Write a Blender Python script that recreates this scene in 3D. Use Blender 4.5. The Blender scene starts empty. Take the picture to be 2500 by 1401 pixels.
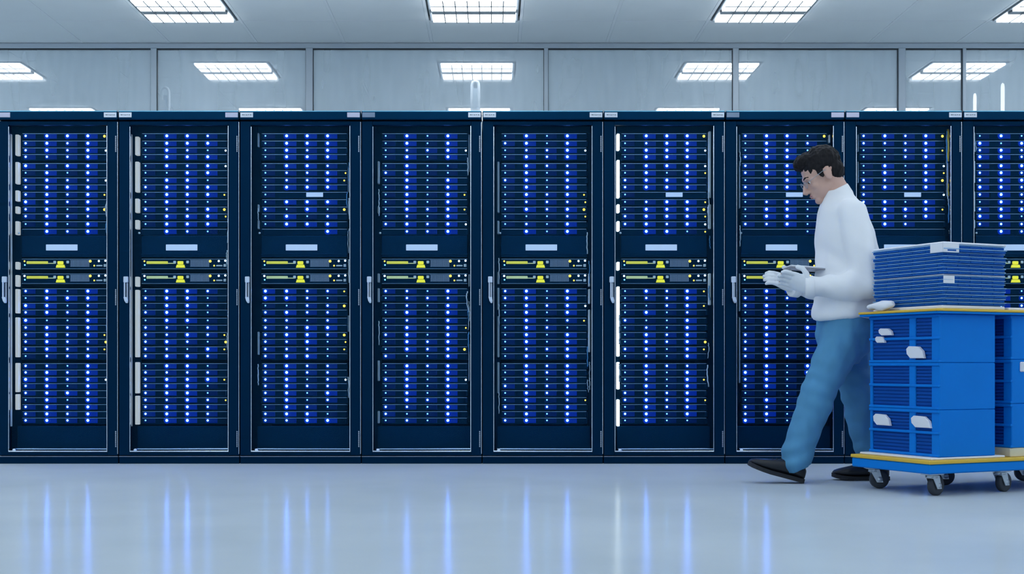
import bpy, math, random
import numpy as np
from mathutils import Vector, Matrix, noise

# ------------------------------------------------------------------ camera, world, exposure
scene = bpy.context.scene
COL = scene.collection
CAM_Y, CAM_Z, F = -7.5, 0.572, 3172.0       # camera position, focal length in pixels of a 2500 px wide frame
PX0, PY0 = 1205.0, 890.0                    # vanishing point of the depth direction
cam = bpy.data.cameras.new('camera')
cam.sensor_width = 36.0
cam.lens = 36.0 * F / 2500.0
cam.shift_x = (1250.0 - PX0) / 2500.0
cam.shift_y = (PY0 - 700.5) / 2500.0
cam_o = bpy.data.objects.new('camera', cam)
cam_o.location = (0, CAM_Y, CAM_Z)
cam_o.rotation_euler = (math.pi / 2, 0, 0)
COL.objects.link(cam_o)
scene.camera = cam_o

world = bpy.data.worlds.new('world')
world.use_nodes = True
world.node_tree.nodes['Background'].inputs[0].default_value = (0.35, 0.42, 0.5, 1)
world.node_tree.nodes['Background'].inputs[1].default_value = 0.2
scene.world = world

scene.view_settings.view_transform = 'Standard'
scene.view_settings.look = 'None'
scene.view_settings.exposure = 0.0
scene.view_settings.gamma = 1.0
scene.view_settings.use_curve_mapping = False

scene.cycles.use_light_tree = False
scene.cycles.adaptive_threshold = 0.05
scene.cycles.max_bounces = 8
scene.cycles.diffuse_bounces = 6
scene.cycles.glossy_bounces = 3
scene.cycles.transmission_bounces = 2
scene.cycles.transparent_max_bounces = 8
scene.cycles.caustics_reflective = False
scene.cycles.caustics_refractive = False

PANEL_STRENGTH = 8.4                       # ceiling fixtures
PANEL_COLOR = (0.86, 0.94, 1.0)

def at(px, py, d):
    """point at depth d from the camera for a pixel of the photograph"""
    return Vector(((px - PX0) * d / F, d + CAM_Y, CAM_Z + (PY0 - py) * d / F))

# ------------------------------------------------------------------ helpers
def tag(o, label=None, cat=None, group=None, kind=None):
    if label: o['label'] = label
    if cat: o['category'] = cat
    if group: o['group'] = group
    if kind: o['kind'] = kind
    return o

class MB:
    """collects geometry for one mesh"""
    def __init__(self):
        self.v, self.f, self.m, self.s = [], [], [], []
    def add(self, vs, fs, mat=0, smooth=False):
        b = len(self.v)
        self.v.extend([tuple(p) for p in vs])
        for f in fs:
            self.f.append([i + b for i in f]); self.m.append(mat); self.s.append(smooth)
        return self
    def box(self, x0, x1, y0, y1, z0, z1, mat=0, M=None):
        vs = [Vector(p) for p in ((x0,y0,z0),(x1,y0,z0),(x1,y1,z0),(x0,y1,z0),(x0,y0,z1),(x1,y0,z1),(x1,y1,z1),(x0,y1,z1))]
        if M: vs = [M @ v for v in vs]
        return self.add(vs, [(0,3,2,1),(4,5,6,7),(0,1,5,4),(1,2,6,5),(2,3,7,6),(3,0,4,7)], mat)
    def bbox(self, x0, x1, y0, y1, z0, z1, b=0.003, mat=0, M=None):
        """box with chamfered edges"""
        b = min(b, (x1-x0)*0.45, (y1-y0)*0.45, (z1-z0)*0.45)
        vs, idx = [], {}
        X, Y, Z = (x0, x1), (y0, y1), (z0, z1)
        for i in (0,1):
            for j in (0,1):
                for k in (0,1):
                    sx, sy, sz = (b if i == 0 else -b), (b if j == 0 else -b), (b if k == 0 else -b)
                    for a, p in enumerate(((X[i], Y[j]+sy, Z[k]+sz), (X[i]+sx, Y[j], Z[k]+sz), (X[i]+sx, Y[j]+sy, Z[k]))):
                        idx[(i,j,k,a)] = len(vs); vs.append(Vector(p))
        c = Vector(((x0+x1)/2, (y0+y1)/2, (z0+z1)/2))
        fs = []
        for a in range(3):
            for s in (0,1):
                o = [q for q in range(3) if q != a]
                f = []
                for u, w in ((0,0),(1,0),(1,1),(0,1)):
                    key = [0,0,0]; key[a] = s; key[o[0]] = u; key[o[1]] = w
                    f.append(idx[tuple(key) + (a,)])
                fs.append(f)
        for a in range(3):                       # edges along axis a
            o = [q for q in range(3) if q != a]
            for u in (0,1):
                for w in (0,1):
                    k0 = [0,0,0]; k0[o[0]] = u; k0[o[1]] = w; k0[a] = 0
                    k1 = list(k0); k1[a] = 1
                    fs.append([idx[tuple(k0)+(o[0],)], idx[tuple(k1)+(o[0],)], idx[tuple(k1)+(o[1],)], idx[tuple(k0)+(o[1],)]])
        for i in (0,1):
            for j in (0,1):
                for k in (0,1):
                    fs.append([idx[(i,j,k,0)], idx[(i,j,k,1)], idx[(i,j,k,2)]])
        out = []
        for f in fs:
            p = [vs[q] for q in f]
            n = (p[1]-p[0]).cross(p[2]-p[0])
            mid = sum(p, Vector()) / len(p)
            out.append(f if n.dot(mid - c) > 0 else f[::-1])
        if M: vs = [M @ v for v in vs]
        return self.add(vs, out, mat)
    def tube(self, pts, r, n=8, mat=0, caps=True, smooth=True):
        """round tube along a polyline; r is a number or one radius per point"""
        pts = [Vector(p) for p in pts]
        rr = r if isinstance(r, (list, tuple)) else [r] * len(pts)
        vs, fs = [], []
        up = None
        for i, p in enumerate(pts):
            t = (pts[min(i+1, len(pts)-1)] - pts[max(i-1, 0)]).normalized()
            if up is None:
                up = Vector((0,0,1)) if abs(t.z) < 0.9 else Vector((1,0,0))
            u = (up - t * up.dot(t)).normalized(); w = t.cross(u); up = u
            for k in range(n):
                a = 2*math.pi*k/n
                vs.append(p + u*math.cos(a)*rr[i] + w*math.sin(a)*rr[i])
        for i in range(len(pts)-1):
            for k in range(n):
                fs.append((i*n+k, i*n+(k+1)%n, (i+1)*n+(k+1)%n, (i+1)*n+k))
        if caps:
            fs.append(tuple(range(n))[::-1]); fs.append(tuple(range((len(pts)-1)*n, len(pts)*n)))
        return self.add(vs, fs, mat, smooth)
    def rings(self, rings, mat=0, smooth=True):
        """closed loft through rings of equal length"""
        n = len(rings[0]); vs = [p for r in rings for p in r]; fs = []
        for i in range(len(rings)-1):
            for k in range(n):
                fs.append((i*n+k, i*n+(k+1)%n, (i+1)*n+(k+1)%n, (i+1)*n+k))
        fs.append(tuple(range(n))[::-1]); fs.append(tuple(range((len(rings)-1)*n, len(rings)*n)))
        return self.add(vs, fs, mat, smooth)
    def ball(self, c, r, nu=12, nv=8, mat=0, M=None):
        c = Vector(c); r = (r, r, r) if not isinstance(r, (tuple, list)) else r
        vs = [Vector((0,0,1))]
        for j in range(1, nv):
            th = math.pi*j/nv
            for i in range(nu):
                ph = 2*math.pi*i/nu
                vs.append(Vector((math.sin(th)*math.cos(ph), math.sin(th)*math.sin(ph), math.cos(th))))
        vs.append(Vector((0,0,-1)))
        vs = [Vector((v.x*r[0], v.y*r[1], v.z*r[2])) for v in vs]
        if M: vs = [M @ v for v in vs]
        vs = [v + c for v in vs]
        fs = [(0, 1+i, 1+(i+1)%nu) for i in range(nu)]
        for j in range(nv-2):
            a, b = 1+j*nu, 1+(j+1)*nu
            for i in range(nu):
                fs.append((a+i, b+i, b+(i+1)%nu, a+(i+1)%nu))
        L = len(vs)-1; a = 1+(nv-2)*nu
        fs += [(L, a+(i+1)%nu, a+i) for i in range(nu)]
        return self.add(vs, fs, mat, True)
    def mesh(self, name, *mats):
        me = bpy.data.meshes.new(name)
        me.from_pydata(self.v, [], self.f)
        for m in mats: me.materials.append(m)
        me.polygons.foreach_set('material_index', self.m)
        me.polygons.foreach_set('use_smooth', self.s)
        me.update()
        return me
    def build(self, name, mats, parent=None, loc=None, rotz=None):
        if not isinstance(mats, (list, tuple)): mats = [mats]
        return put(self.mesh(name, *mats), name, parent, loc, rotz)

def put(mesh, name, parent=None, loc=None, rotz=None):
    o = bpy.data.objects.new(name, mesh)
    COL.objects.link(o)
    if parent: o.parent = parent
    if loc is not None: o.location = loc
    if rotz is not None: o.rotation_euler = (0, 0, rotz)
    return o

def empty(name, loc=(0,0,0), rotz=0.0):
    o = bpy.data.objects.new(name, None)
    o.empty_display_size = 0.05
    COL.objects.link(o); o.location = loc; o.rotation_euler = (0, 0, rotz)
    return o

# ------------------------------------------------------------------ materials
def mat(name, color, rough=0.5, metal=0.0, spec=0.5, noise_amt=0.0, noise_scale=8.0, bump=0.0, bump_scale=60.0, stretch=(1,1,1), coat=0.0, tint=None):
    m = bpy.data.materials.new(name); m.use_nodes = True
    nt = m.node_tree; b = nt.nodes['Principled BSDF']
    b.inputs['Base Color'].default_value = (*color, 1)
    b.inputs['Roughness'].default_value = rough
    b.inputs['Metallic'].default_value = metal
    b.inputs['Specular IOR Level'].default_value = spec
    b.inputs['Coat Weight'].default_value = coat
    if tint: b.inputs['Specular Tint'].default_value = (*tint, 1)
    if noise_amt or bump:
        tc = nt.nodes.new('ShaderNodeTexCoord'); mp = nt.nodes.new('ShaderNodeMapping')
        mp.inputs['Scale'].default_value = stretch
        nt.links.new(tc.outputs['Object'], mp.inputs['Vector'])
    if noise_amt:
        n = nt.nodes.new('ShaderNodeTexNoise'); n.inputs['Scale'].default_value = noise_scale; n.inputs['Detail'].default_value = 4
        nt.links.new(mp.outputs[0], n.inputs['Vector'])
        r = nt.nodes.new('ShaderNodeMapRange')
        r.inputs['To Min'].default_value = 1 - noise_amt; r.inputs['To Max'].default_value = 1 + noise_amt
        nt.links.new(n.outputs['Fac'], r.inputs['Value'])
        mx = nt.nodes.new('ShaderNodeMix'); mx.data_type = 'RGBA'; mx.blend_type = 'MULTIPLY'
        mx.inputs['Factor'].default_value = 1
        mx.inputs['A'].default_value = (*color, 1)
        nt.links.new(r.outputs[0], mx.inputs['B'])
        nt.links.new(mx.outputs['Result'], b.inputs['Base Color'])
    if bump:
        n2 = nt.nodes.new('ShaderNodeTexNoise'); n2.inputs['Scale'].default_value = bump_scale
        nt.links.new(mp.outputs[0], n2.inputs['Vector'])
        bp = nt.nodes.new('ShaderNodeBump'); bp.inputs['Strength'].default_value = bump; bp.inputs['Distance'].default_value = 0.01
        nt.links.new(n2.outputs['Fac'], bp.inputs['Height'])
        nt.links.new(bp.outputs[0], b.inputs['Normal'])
    return m

def emit(name, color, strength, sample=True, base=0.5):
    m = bpy.data.materials.new(name); m.use_nodes = True
    nt = m.node_tree; b = nt.nodes['Principled BSDF']
    b.inputs['Base Color'].default_value = (color[0]*base, color[1]*base, color[2]*base, 1)
    b.inputs['Roughness'].default_value = 0.3
    b.inputs['Specular IOR Level'].default_value = 0.08
    b.inputs['Emission Color'].default_value = (*color, 1)
    b.inputs['Emission Strength'].default_value = strength
    if not sample: m.cycles.emission_sampling = 'NONE'
    return m

def glass(name, tint, gloss, rough, haze=0.0, haze_color=(0.7, 0.78, 0.85), gcol=(1, 1, 1)):
    m = bpy.data.materials.new(name); m.use_nodes = True
    nt = m.node_tree; nt.nodes.clear()
    out = nt.nodes.new('ShaderNodeOutputMaterial')
    t = nt.nodes.new('ShaderNodeBsdfTransparent'); t.inputs[0].default_value = (*tint, 1)
    g = nt.nodes.new('ShaderNodeBsdfGlossy'); g.inputs['Roughness'].default_value = rough; g.inputs[0].default_value = (*gcol, 1)
    mx = nt.nodes.new('ShaderNodeMixShader'); mx.inputs[0].default_value = gloss
    nt.links.new(t.outputs[0], mx.inputs[1]); nt.links.new(g.outputs[0], mx.inputs[2])
    last = mx
    if haze:
        tc = nt.nodes.new('ShaderNodeTexCoord'); mp = nt.nodes.new('ShaderNodeMapping')
        mp.inputs['Scale'].default_value = (3.0, 1.0, 0.5)
        n = nt.nodes.new('ShaderNodeTexNoise'); n.inputs['Scale'].default_value = 1.6; n.inputs['Detail'].default_value = 2
        nt.links.new(tc.outputs['Object'], mp.inputs[0]); nt.links.new(mp.outputs[0], n.inputs['Vector'])
        r = nt.nodes.new('ShaderNodeMapRange'); r.inputs['From Min'].default_value = 0.38; r.inputs['From Max'].default_value = 0.72
        r.inputs['To Min'].default_value = haze*0.6; r.inputs['To Max'].default_value = haze
        nt.links.new(n.outputs['Fac'], r.inputs['Value'])
        a = nt.nodes.new('ShaderNodeBsdfDiffuse'); a.inputs[0].default_value = (*haze_color, 1)
        b = nt.nodes.new('ShaderNodeBsdfTranslucent'); b.inputs[0].default_value = (*haze_color, 1)
        ab = nt.nodes.new('ShaderNodeMixShader'); nt.links.new(a.outputs[0], ab.inputs[1]); nt.links.new(b.outputs[0], ab.inputs[2])
        m2 = nt.nodes.new('ShaderNodeMixShader')
        nt.links.new(r.outputs[0], m2.inputs[0]); nt.links.new(mx.outputs[0], m2.inputs[1]); nt.links.new(ab.outputs[0], m2.inputs[2])
        last = m2
    nt.links.new(last.outputs[0], out.inputs[0])
    return m

def floor_material():
    m = bpy.data.materials.new('polished_floor'); m.use_nodes = True
    nt = m.node_tree; nt.nodes.clear()
    out = nt.nodes.new('ShaderNodeOutputMaterial')
    tc = nt.nodes.new('ShaderNodeTexCoord')
    n = nt.nodes.new('ShaderNodeTexNoise'); n.inputs['Scale'].default_value = 1.3; n.inputs['Detail'].default_value = 6
    nt.links.new(tc.outputs['Object'], n.inputs['Vector'])
    cr = nt.nodes.new('ShaderNodeValToRGB')
    cr.color_ramp.elements[0].position = 0.3; cr.color_ramp.elements[0].color = (0.515, 0.59, 0.65, 1)
    cr.color_ramp.elements[1].position = 0.7; cr.color_ramp.elements[1].color = (0.585, 0.66, 0.715, 1)
    nt.links.new(n.outputs['Fac'], cr.inputs[0])
    d = nt.nodes.new('ShaderNodeBsdfDiffuse'); nt.links.new(cr.outputs[0], d.inputs[0])
    g = nt.nodes.new('ShaderNodeBsdfGlossy'); g.inputs['Roughness'].default_value = 0.15
    g.inputs[0].default_value = (0.95, 0.97, 1, 1)
    mx = nt.nodes.new('ShaderNodeMixShader'); mx.inputs[0].default_value = 0.16
    nt.links.new(d.outputs[0], mx.inputs[1]); nt.links.new(g.outputs[0], mx.inputs[2])
    nt.links.new(mx.outputs[0], out.inputs[0])
    return m

M = {}
M['floor'] = floor_material()
M['ceiling'] = mat('ceiling_tile', (0.90, 0.945, 0.965), 0.8, noise_amt=0.02, noise_scale=5)
M['tbar'] = mat('ceiling_bar', (0.90, 0.94, 0.97), 0.6)
M['wall'] = mat('painted_wall', (0.84, 0.87, 0.90), 0.7, noise_amt=0.03)
M['frame_grey'] = mat('partition_frame', (0.52, 0.60, 0.68), 0.4)
M['gasket'] = mat('black_gasket', (0.012, 0.02, 0.035), 0.6)
M['pane'] = glass('partition_glass', (0.96, 0.98, 0.99), 0.05, 0.05, haze=0.44)
M['door_glass'] = glass('rack_door_glass', (0.90, 0.96, 1.0), 0.012, 0.40, gcol=(0.1, 0.5, 1.0))
M['panel_light'] = emit('panel_diffuser', PANEL_COLOR, PANEL_STRENGTH)
M['louver'] = mat('louver_grey', (0.30, 0.34, 0.38), 0.35)
M['fin'] = mat('louver_fin', (0.16, 0.19, 0.22), 0.5)
M['white_post'] = mat('white_post', (0.85, 0.88, 0.92), 0.35)
M['reflection_tube'] = emit('reflection_tube', (0.9, 0.95, 1.0), 2.0)
M['rack'] = mat('rack_navy', (0.0008, 0.014, 0.042), 0.45, spec=0.3, noise_amt=0.15, noise_scale=2.0, tint=(0.04, 0.4, 1.0))
M['rack_top'] = mat('rack_cap_navy', (0.001, 0.022, 0.060), 0.35, spec=0.4, tint=(0.04, 0.4, 1.0))
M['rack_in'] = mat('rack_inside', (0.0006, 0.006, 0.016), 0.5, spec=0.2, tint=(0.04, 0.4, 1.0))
M['silver'] = mat('bright_metal', (0.72, 0.80, 0.92), 0.22, metal=1.0)
M['dull_silver'] = mat('satin_metal', (0.45, 0.52, 0.62), 0.4, metal=0.8)
M['handle'] = mat('handle_metal', (0.70, 0.82, 1.0), 0.3, metal=0.25)
M['duct'] = mat('pale_duct', (0.80, 0.79, 0.74), 0.5, noise_amt=0.1, noise_scale=20)
M['duct_dim'] = mat('grey_duct', (0.34, 0.38, 0.40), 0.5)
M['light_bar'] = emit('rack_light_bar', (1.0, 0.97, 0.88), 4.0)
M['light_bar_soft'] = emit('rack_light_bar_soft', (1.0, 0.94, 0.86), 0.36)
M['cap_highlight'] = mat('cap_highlight', (0.20, 0.62, 0.85), 0.3, metal=0.5)
M['bounce_plate'] = mat('pale_bounce_plate', (0.80, 0.83, 0.86), 0.5)
M['label_white'] = mat('label_white', (0.80, 0.86, 0.95), 0.4)
M['label_lilac'] = mat('label_lilac', (0.62, 0.62, 0.78), 0.4)
M['label_grey'] = mat('label_grey', (0.22, 0.30, 0.42), 0.4)
M['print'] = mat('label_print', (0.12, 0.15, 0.2), 0.6)
M['name_plate'] = emit('name_plate', (0.62, 0.76, 1.0), 0.55, sample=False)  # plate glows to look bright in the recess, though no lamp
M['server'] = mat('server_black', (0.0006, 0.008, 0.024), 0.4, spec=0.25, tint=(0.04, 0.4, 1.0))
M['lip_highlight'] = mat('lip_highlight', (0.35, 0.48, 0.62), 0.3, metal=0.7)
M['led_B'] = emit('led_bright_blue', (0.10, 0.27, 1.0), 50.0, sample=False)
M['led_M'] = emit('led_blue', (0.14, 0.42, 1.0), 15.0, sample=False)
M['led_S'] = emit('led_small_cyan', (0.16, 0.55, 1.0), 3.0, sample=False)
M['led_amber'] = emit('led_amber', (1.0, 0.55, 0.05), 3.2, sample=False)
M['led_white'] = emit('led_white', (0.9, 1.0, 1.0), 4.0, sample=False)
M['lens_led_B'] = emit('led_halo_bright', (0.004, 0.10, 1.0), 1.0, sample=False, base=0.04)  # glow around each LED put into emissive halo rings
M['lens_led_M'] = emit('led_halo', (0.004, 0.11, 1.0), 0.5, sample=False, base=0.04)
M['rim_led_B'] = emit('led_halo_rim_bright', (0.003, 0.06, 1.0), 0.34, sample=False, base=0.04)
M['rim_led_M'] = emit('led_halo_rim', (0.003, 0.08, 1.0), 0.25, sample=False, base=0.04)
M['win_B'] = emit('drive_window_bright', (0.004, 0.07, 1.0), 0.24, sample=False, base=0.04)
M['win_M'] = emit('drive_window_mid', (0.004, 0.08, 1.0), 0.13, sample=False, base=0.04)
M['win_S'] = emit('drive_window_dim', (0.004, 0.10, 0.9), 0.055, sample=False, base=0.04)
M['yellow_label'] = emit('yellow_label', (0.80, 0.70, 0.08), 0.45, sample=False, base=0.9)  # labels and plugs are given emission to look lit; none is a lamp
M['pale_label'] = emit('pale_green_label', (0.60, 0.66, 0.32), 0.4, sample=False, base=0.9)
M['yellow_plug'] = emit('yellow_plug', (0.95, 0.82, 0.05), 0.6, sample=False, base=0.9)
M['mesh_dot'] = mat('grille_wire', (0.45, 0.52, 0.66), 0.4)
M['cable_white'] = mat('white_cable', (0.75, 0.78, 0.78), 0.45)
M['cable_yellow'] = mat('yellow_cable', (0.85, 0.52, 0.03), 0.45)
M['cable_cyan'] = mat('blue_cable', (0.10, 0.32, 0.55), 0.45)
M['skin'] = mat('skin', (0.64, 0.40, 0.32), 0.5, noise_amt=0.05, noise_scale=30)
M['hair'] = mat('dark_hair', (0.005, 0.0045, 0.007), 0.6, spec=0.25, bump=0.6, bump_scale=70, stretch=(1, 1, 0.25))
M['shirt'] = mat('white_cotton', (0.88, 0.90, 0.93), 0.8, bump=0.08, bump_scale=300)
M['jeans'] = mat('blue_denim', (0.085, 0.29, 0.50), 0.85, noise_amt=0.28, noise_scale=5, bump=0.1, bump_scale=350)
M['shoe'] = mat('black_leather', (0.006, 0.009, 0.016), 0.4)
M['sole'] = mat('black_sole', (0.012, 0.015, 0.022), 0.7)
M['glove'] = mat('white_glove', (0.78, 0.82, 0.87), 0.75)
M['eye'] = mat('eye_white', (0.8, 0.8, 0.78), 0.2)
M['iris'] = mat('dark_iris', (0.02, 0.012, 0.01), 0.2)
M['lip'] = mat('lip', (0.42, 0.20, 0.18), 0.45)
M['glasses'] = mat('glasses_rim', (0.35, 0.38, 0.42), 0.3, metal=0.8)
M['lens'] = glass('glasses_lens', (0.95, 0.97, 1.0), 0.08, 0.02)
M['tablet'] = mat('tablet_shell', (0.30, 0.30, 0.34), 0.35)
M['paper'] = mat('white_paper', (0.82, 0.84, 0.90), 0.7)
M['crate'] = mat('blue_crate', (0.0005, 0.20, 0.70), 0.55, spec=0.15, noise_amt=0.06, noise_scale=6)
M['crate_dark'] = mat('deep_blue_crate', (0.0005, 0.075, 0.38), 0.55, spec=0.15)
M['folded'] = mat('folded_crate_blue', (0.001, 0.095, 0.42), 0.5, spec=0.2)
M['folded_edge'] = mat('folded_crate_rim', (0.22, 0.46, 0.78), 0.35)
M['deck'] = mat('trolley_blue', (0.0005, 0.22, 0.74), 0.5, spec=0.15)
M['yellow'] = mat('yellow_edge', (0.78, 0.50, 0.05), 0.5)
M['wheel'] = mat('grey_rubber', (0.03, 0.04, 0.055), 0.6)
M['fork'] = mat('caster_fork', (0.55, 0.62, 0.68), 0.35, metal=0.5)
M['carton'] = mat('pale_carton', (0.72, 0.68, 0.50), 0.7)

# ------------------------------------------------------------------ room shell
X0, X1, Y0, Y1, ZC = -8.6, 9.0, -9.6, 8.2, 2.98
def struct(name, mb, m, label=None):
    return tag(mb.build(name, m), label, None, None, 'structure')
struct('floor', MB().box(X0, X1, Y0, Y1, -0.1, 0.0), M['floor'], 'polished pale grey floor with glossy reflections')
struct('wall_left', MB().box(X0-0.1, X0, Y0, Y1, 0, ZC), M['wall'])
struct('wall_right', MB().box(X1, X1+0.1, Y0, Y1, 0, ZC), M['wall'])
struct('wall_back', MB().box(X0, X1, Y1, Y1+0.1, 0, ZC), M['wall'])
struct('wall_front', MB().box(X0, X1, Y0-0.1, Y0, 0, ZC), M['wall'])

# ceiling: fixtures every three modules, tiles between them
MX, MY = 0.655, 0.607
LX0, LY0 = -0.135, 1.30                      # centre of one fixture
ceil = struct('ceiling', MB().box(X0, X1, Y0, Y1, ZC+0.05, ZC+0.15), M['ceiling'], 'pale suspended ceiling of square panels')
i0, i1 = math.ceil((X0-LX0)/MX), math.floor((X1-LX0)/MX)
j0, j1 = math.ceil((Y0-LY0)/MY), math.floor((Y1-LY0)/MY)
def is_light(i, j): return i % 3 == 0 and j % 3 == 0
tile_me = MB().bbox(-MX/2+0.009, MX/2-0.009, -MY/2+0.009, MY/2-0.009, 0, 0.02, 0.004).mesh('ceiling_tile', M['ceiling'])
rest = MB()
for i in range(i0, i1+1):
    for j in range(j0, j1+1):
        if is_light(i, j): continue
        cx, cy = LX0+i*MX, LY0+j*MY
        d = cy - CAM_Y
        inview = 0.4 < cy < 5.6 and -0.5 < (PX0 + F*(cx-0.3)/d)/2500 < 1.3 if d > 0.5 else False
        if inview:
            put(tile_me, 'ceiling_tile', ceil, (cx, cy, ZC))
        else:
            rest.box(cx-MX/2+0.009, cx+MX/2-0.009, cy-MY/2+0.009, cy+MY/2-0.009, ZC, ZC+0.02)
o = rest.build('ceiling_tile_field', M['ceiling'], ceil); o['kind'] = 'stuff'
bars = MB()
for i in range(i0, i1+2):
    x = LX0+(i-0.5)*MX; bars.box(x-0.010, x+0.010, Y0, Y1, ZC-0.001, ZC+0.03)
o = bars.build('grid_bar_lengthwise', M['tbar'], ceil)
bars = MB()
for j in range(j0, j1+2):
    y = LY0+(j-0.5)*MY; bars.box(X0, X1, y-0.010, y+0.010, ZC-0.0005, ZC+0.0305)
o = bars.build('grid_bar_crosswise', M['tbar'], ceil)

# ceiling fixtures
hw, hl = 0.305, 0.290
fr = MB()
for (a, b, c, d_) in ((-hw, hw, -hl, -hl+0.022), (-hw, hw, hl-0.022, hl), (-hw, -hw+0.02, -hl+0.022, hl-0.022), (hw-0.02, hw, -hl+0.022, hl-0.022)):
    fr.bbox(a, b, c, d_, -0.008, 0.045, 0.003)
fr.box(-hw+0.02, hw-0.02, -0.015, 0.070, -0.019, 0.045)
fr.box(-hw+0.02, hw-0.02, -hl+0.022, hl-0.022, 0.043, 0.048)
frame_me = fr.mesh('light_frame', M['louver'])
dif_a = MB().box(-hw+0.02, hw-0.02, -hl+0.022, -0.015, -0.020, 0.030).mesh('diffuser', M['panel_light'])
dif_b = MB().box(-hw+0.02, hw-0.02, 0.070, hl-0.022, -0.020, 0.030).mesh('diffuser', M['panel_light'])
fin_me = MB().box(-0.0035, 0.0035, -hl+0.022, hl-0.022, -0.026, -0.0205).mesh('louver_blade', M['fin'])
bar_me = MB().box(-hw+0.02, hw-0.02, -0.008, 0.008, -0.025, -0.0205).mesh('cross_louver', M['fin'])
row_words = {0: 'above the rack row', 3: 'just behind the glass partition', 6: 'deep behind the glass, low over the racks'}
col_words = {-6: 'first from left', -3: 'second from left', 0: 'middle', 3: 'third from left', 6: 'fourth from left'}
for i in range(i0, i1+1):
    for j in range(j0, j1+1):
        if not is_light(i, j): continue
        cx, cy = LX0+i*MX, LY0+j*MY
        r = empty('ceiling_light', (cx, cy, ZC))
        seen = j in row_words and i in (-6, -3, 0, 3, 6) and not (j == 0 and i == -6)
        if seen:
            w = {-6: 'leftmost', -3: 'second from left', 0: 'central', 3: 'second from right', 6: 'rightmost'}[i]
            if j == 0 and i == -3: w = 'leftmost'
            tag(r, f'{w} white louvred ceiling light {row_words[j]}', 'ceiling light', 'louvred ceiling lights')
        else:
            tag(r, 'white louvred ceiling light outside the picture', 'ceiling light', 'ceiling lights out of view')
        put(frame_me, 'light_frame', r); put(dif_a, 'diffuser', r); put(dif_b, 'diffuser', r)
        if seen:
            for k in range(6):
                put(fin_me, 'louver_blade', r, (-0.2 + 0.08*k, 0, 0))
            put(bar_me, 'cross_louver', r, (0, -0.14, 0))

# ------------------------------------------------------------------ glass partition behind the racks
PY = 2.25; PD = PY - CAM_Y
def xp(px): return (px-PX0)*PD/F
part = empty('wall_partition', (0, PY, 0)); tag(part, 'glazed partition with grey frame behind the rack row', None, None, 'structure')
MB().bbox(X0+0.01, X1-0.01, -0.03, 0.03, ZC-0.040, ZC-0.002, 0.004).build('header_rail', M['frame_grey'], part)
MB().bbox(X0+0.01, X1-0.01, -0.03, 0.03, 0.002, 0.10, 0.004).build('base_rail', M['frame_grey'], part)
mull = [(-1500, 14), (-700, 14), (-60, 14), (377, 14), (756, 17), (1333, 10), (1795, 14), (2200, 17), (2352, 8), (2800, 14), (3350, 14), (4000, 14)]
edges = []
for px, wpx in mull:
    x = xp(px); w = wpx*PD/F/2
    if not (X0+0.1 < x < X1-0.1): continue
    MB().bbox(x-w, x+w, -0.028, 0.028, 0.10, ZC-0.040, 0.003).build('mullion', M['frame_grey'], part)
    edges.append((x-w, x+w))
sp = [(X0+0.01, X0+0.02)] + sorted(edges) + [(X1-0.02, X1-0.01)]
for (a, b) in zip(sp[:-1], sp[1:]):
    xl, xr = a[1], b[0]
    if xr - xl < 0.03: continue
    g = MB()
    t = 0.005
    g.box(xl, xr, -0.016, 0.016, ZC-0.040-t*1.4, ZC-0.040)
    g.box(xl, xl+t*0.6, -0.016, 0.016, 0.1, ZC-0.040-t*1.4); g.box(xr-t*0.6, xr, -0.016, 0.016, 0.1, ZC-0.040-t*1.4)
    p = MB().box(xl+0.002, xr-0.002, -0.004, 0.004, 0.1, ZC-0.042).build('glass_pane', M['pane'], part)
    g.build('gasket', M['gasket'], p)

# white posts behind the glass; glowing tubes standing in for lamp reflections on it
def behind(px0, px1, ytop, d):
    a = at(px0, ytop, d); b = at(px1, ytop, d)
    return a.x, b.x, a.z, a.y
def loop_post(px0, px1, ytop, d, label):
    x0, x1, zt, y = behind(px0, px1, ytop, d)
    r = empty('hanger_post', ((x0+x1)/2, y, 0)); h = (x1-x0)/2; rad = 0.012
    pts = [(-h, 0, 0.03), (-h, 0, zt-0.04)] + [(-h*math.cos(a), 0, zt-0.04+0.04*math.sin(a)) for a in (0.5, 1.0, 1.57, 2.14, 2.64)] + [(h, 0, zt-0.04), (h, 0, 0.03)]
    MB().tube(pts, rad, 8).build('tube', M['white_post'], r)
    MB().bbox(-h-0.08, h+0.08, -0.12, 0.12, 0, 0.03, 0.006).build('foot_plate', M['white_post'], r)
    MB().bbox(-h+0.01, h-0.01, -0.006, 0.006, 0.03, zt-0.06, 0.002).build('panel', M['frame_grey'], r)
    tag(r, label, 'post', 'upright posts behind the glass')
loop_post(1152, 1169, 198, 10.6, 'slim white looped post rising behind the glass above the fourth rack')
loop_post(396, 412, 214, 10.6, 'slim white looped post behind the glass above the second rack')
def reflected_lamp(px, ytop, d, wpx, label):
    x0, x1, zt, y = behind(px-wpx/2, px+wpx/2, ytop, d)
    r = empty('lamp_reflection', ((x0+x1)/2, y, 0)); w = (x1-x0)/2
    MB().tube([(0, 0, 0.9), (0, 0, zt-0.03), (0, 0, zt-0.008), (0, 0, zt)], [w, w, w*0.8, w*0.3], 12).build('tube', M['reflection_tube'], r)
    MB().tube([(0, 0, 0.03), (0, 0, 0.9)], w*0.6, 10).build('stem', M['white_post'], r)
    MB().tube([(0, 0, 0.0), (0, 0, 0.03)], 0.07, 16).build('base', M['white_post'], r)
    tag(r, label, 'lamp reflection', 'glowing tubes standing in for lamp reflections')
reflected_lamp(2448, 203, 10.2, 9, 'tall glowing tube standing in for a lamp reflection above the rightmost rack')
reflected_lamp(2380, 228, 10.4, 8, 'shorter glowing tube standing in for a lamp reflection near the rightmost rack')

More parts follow.
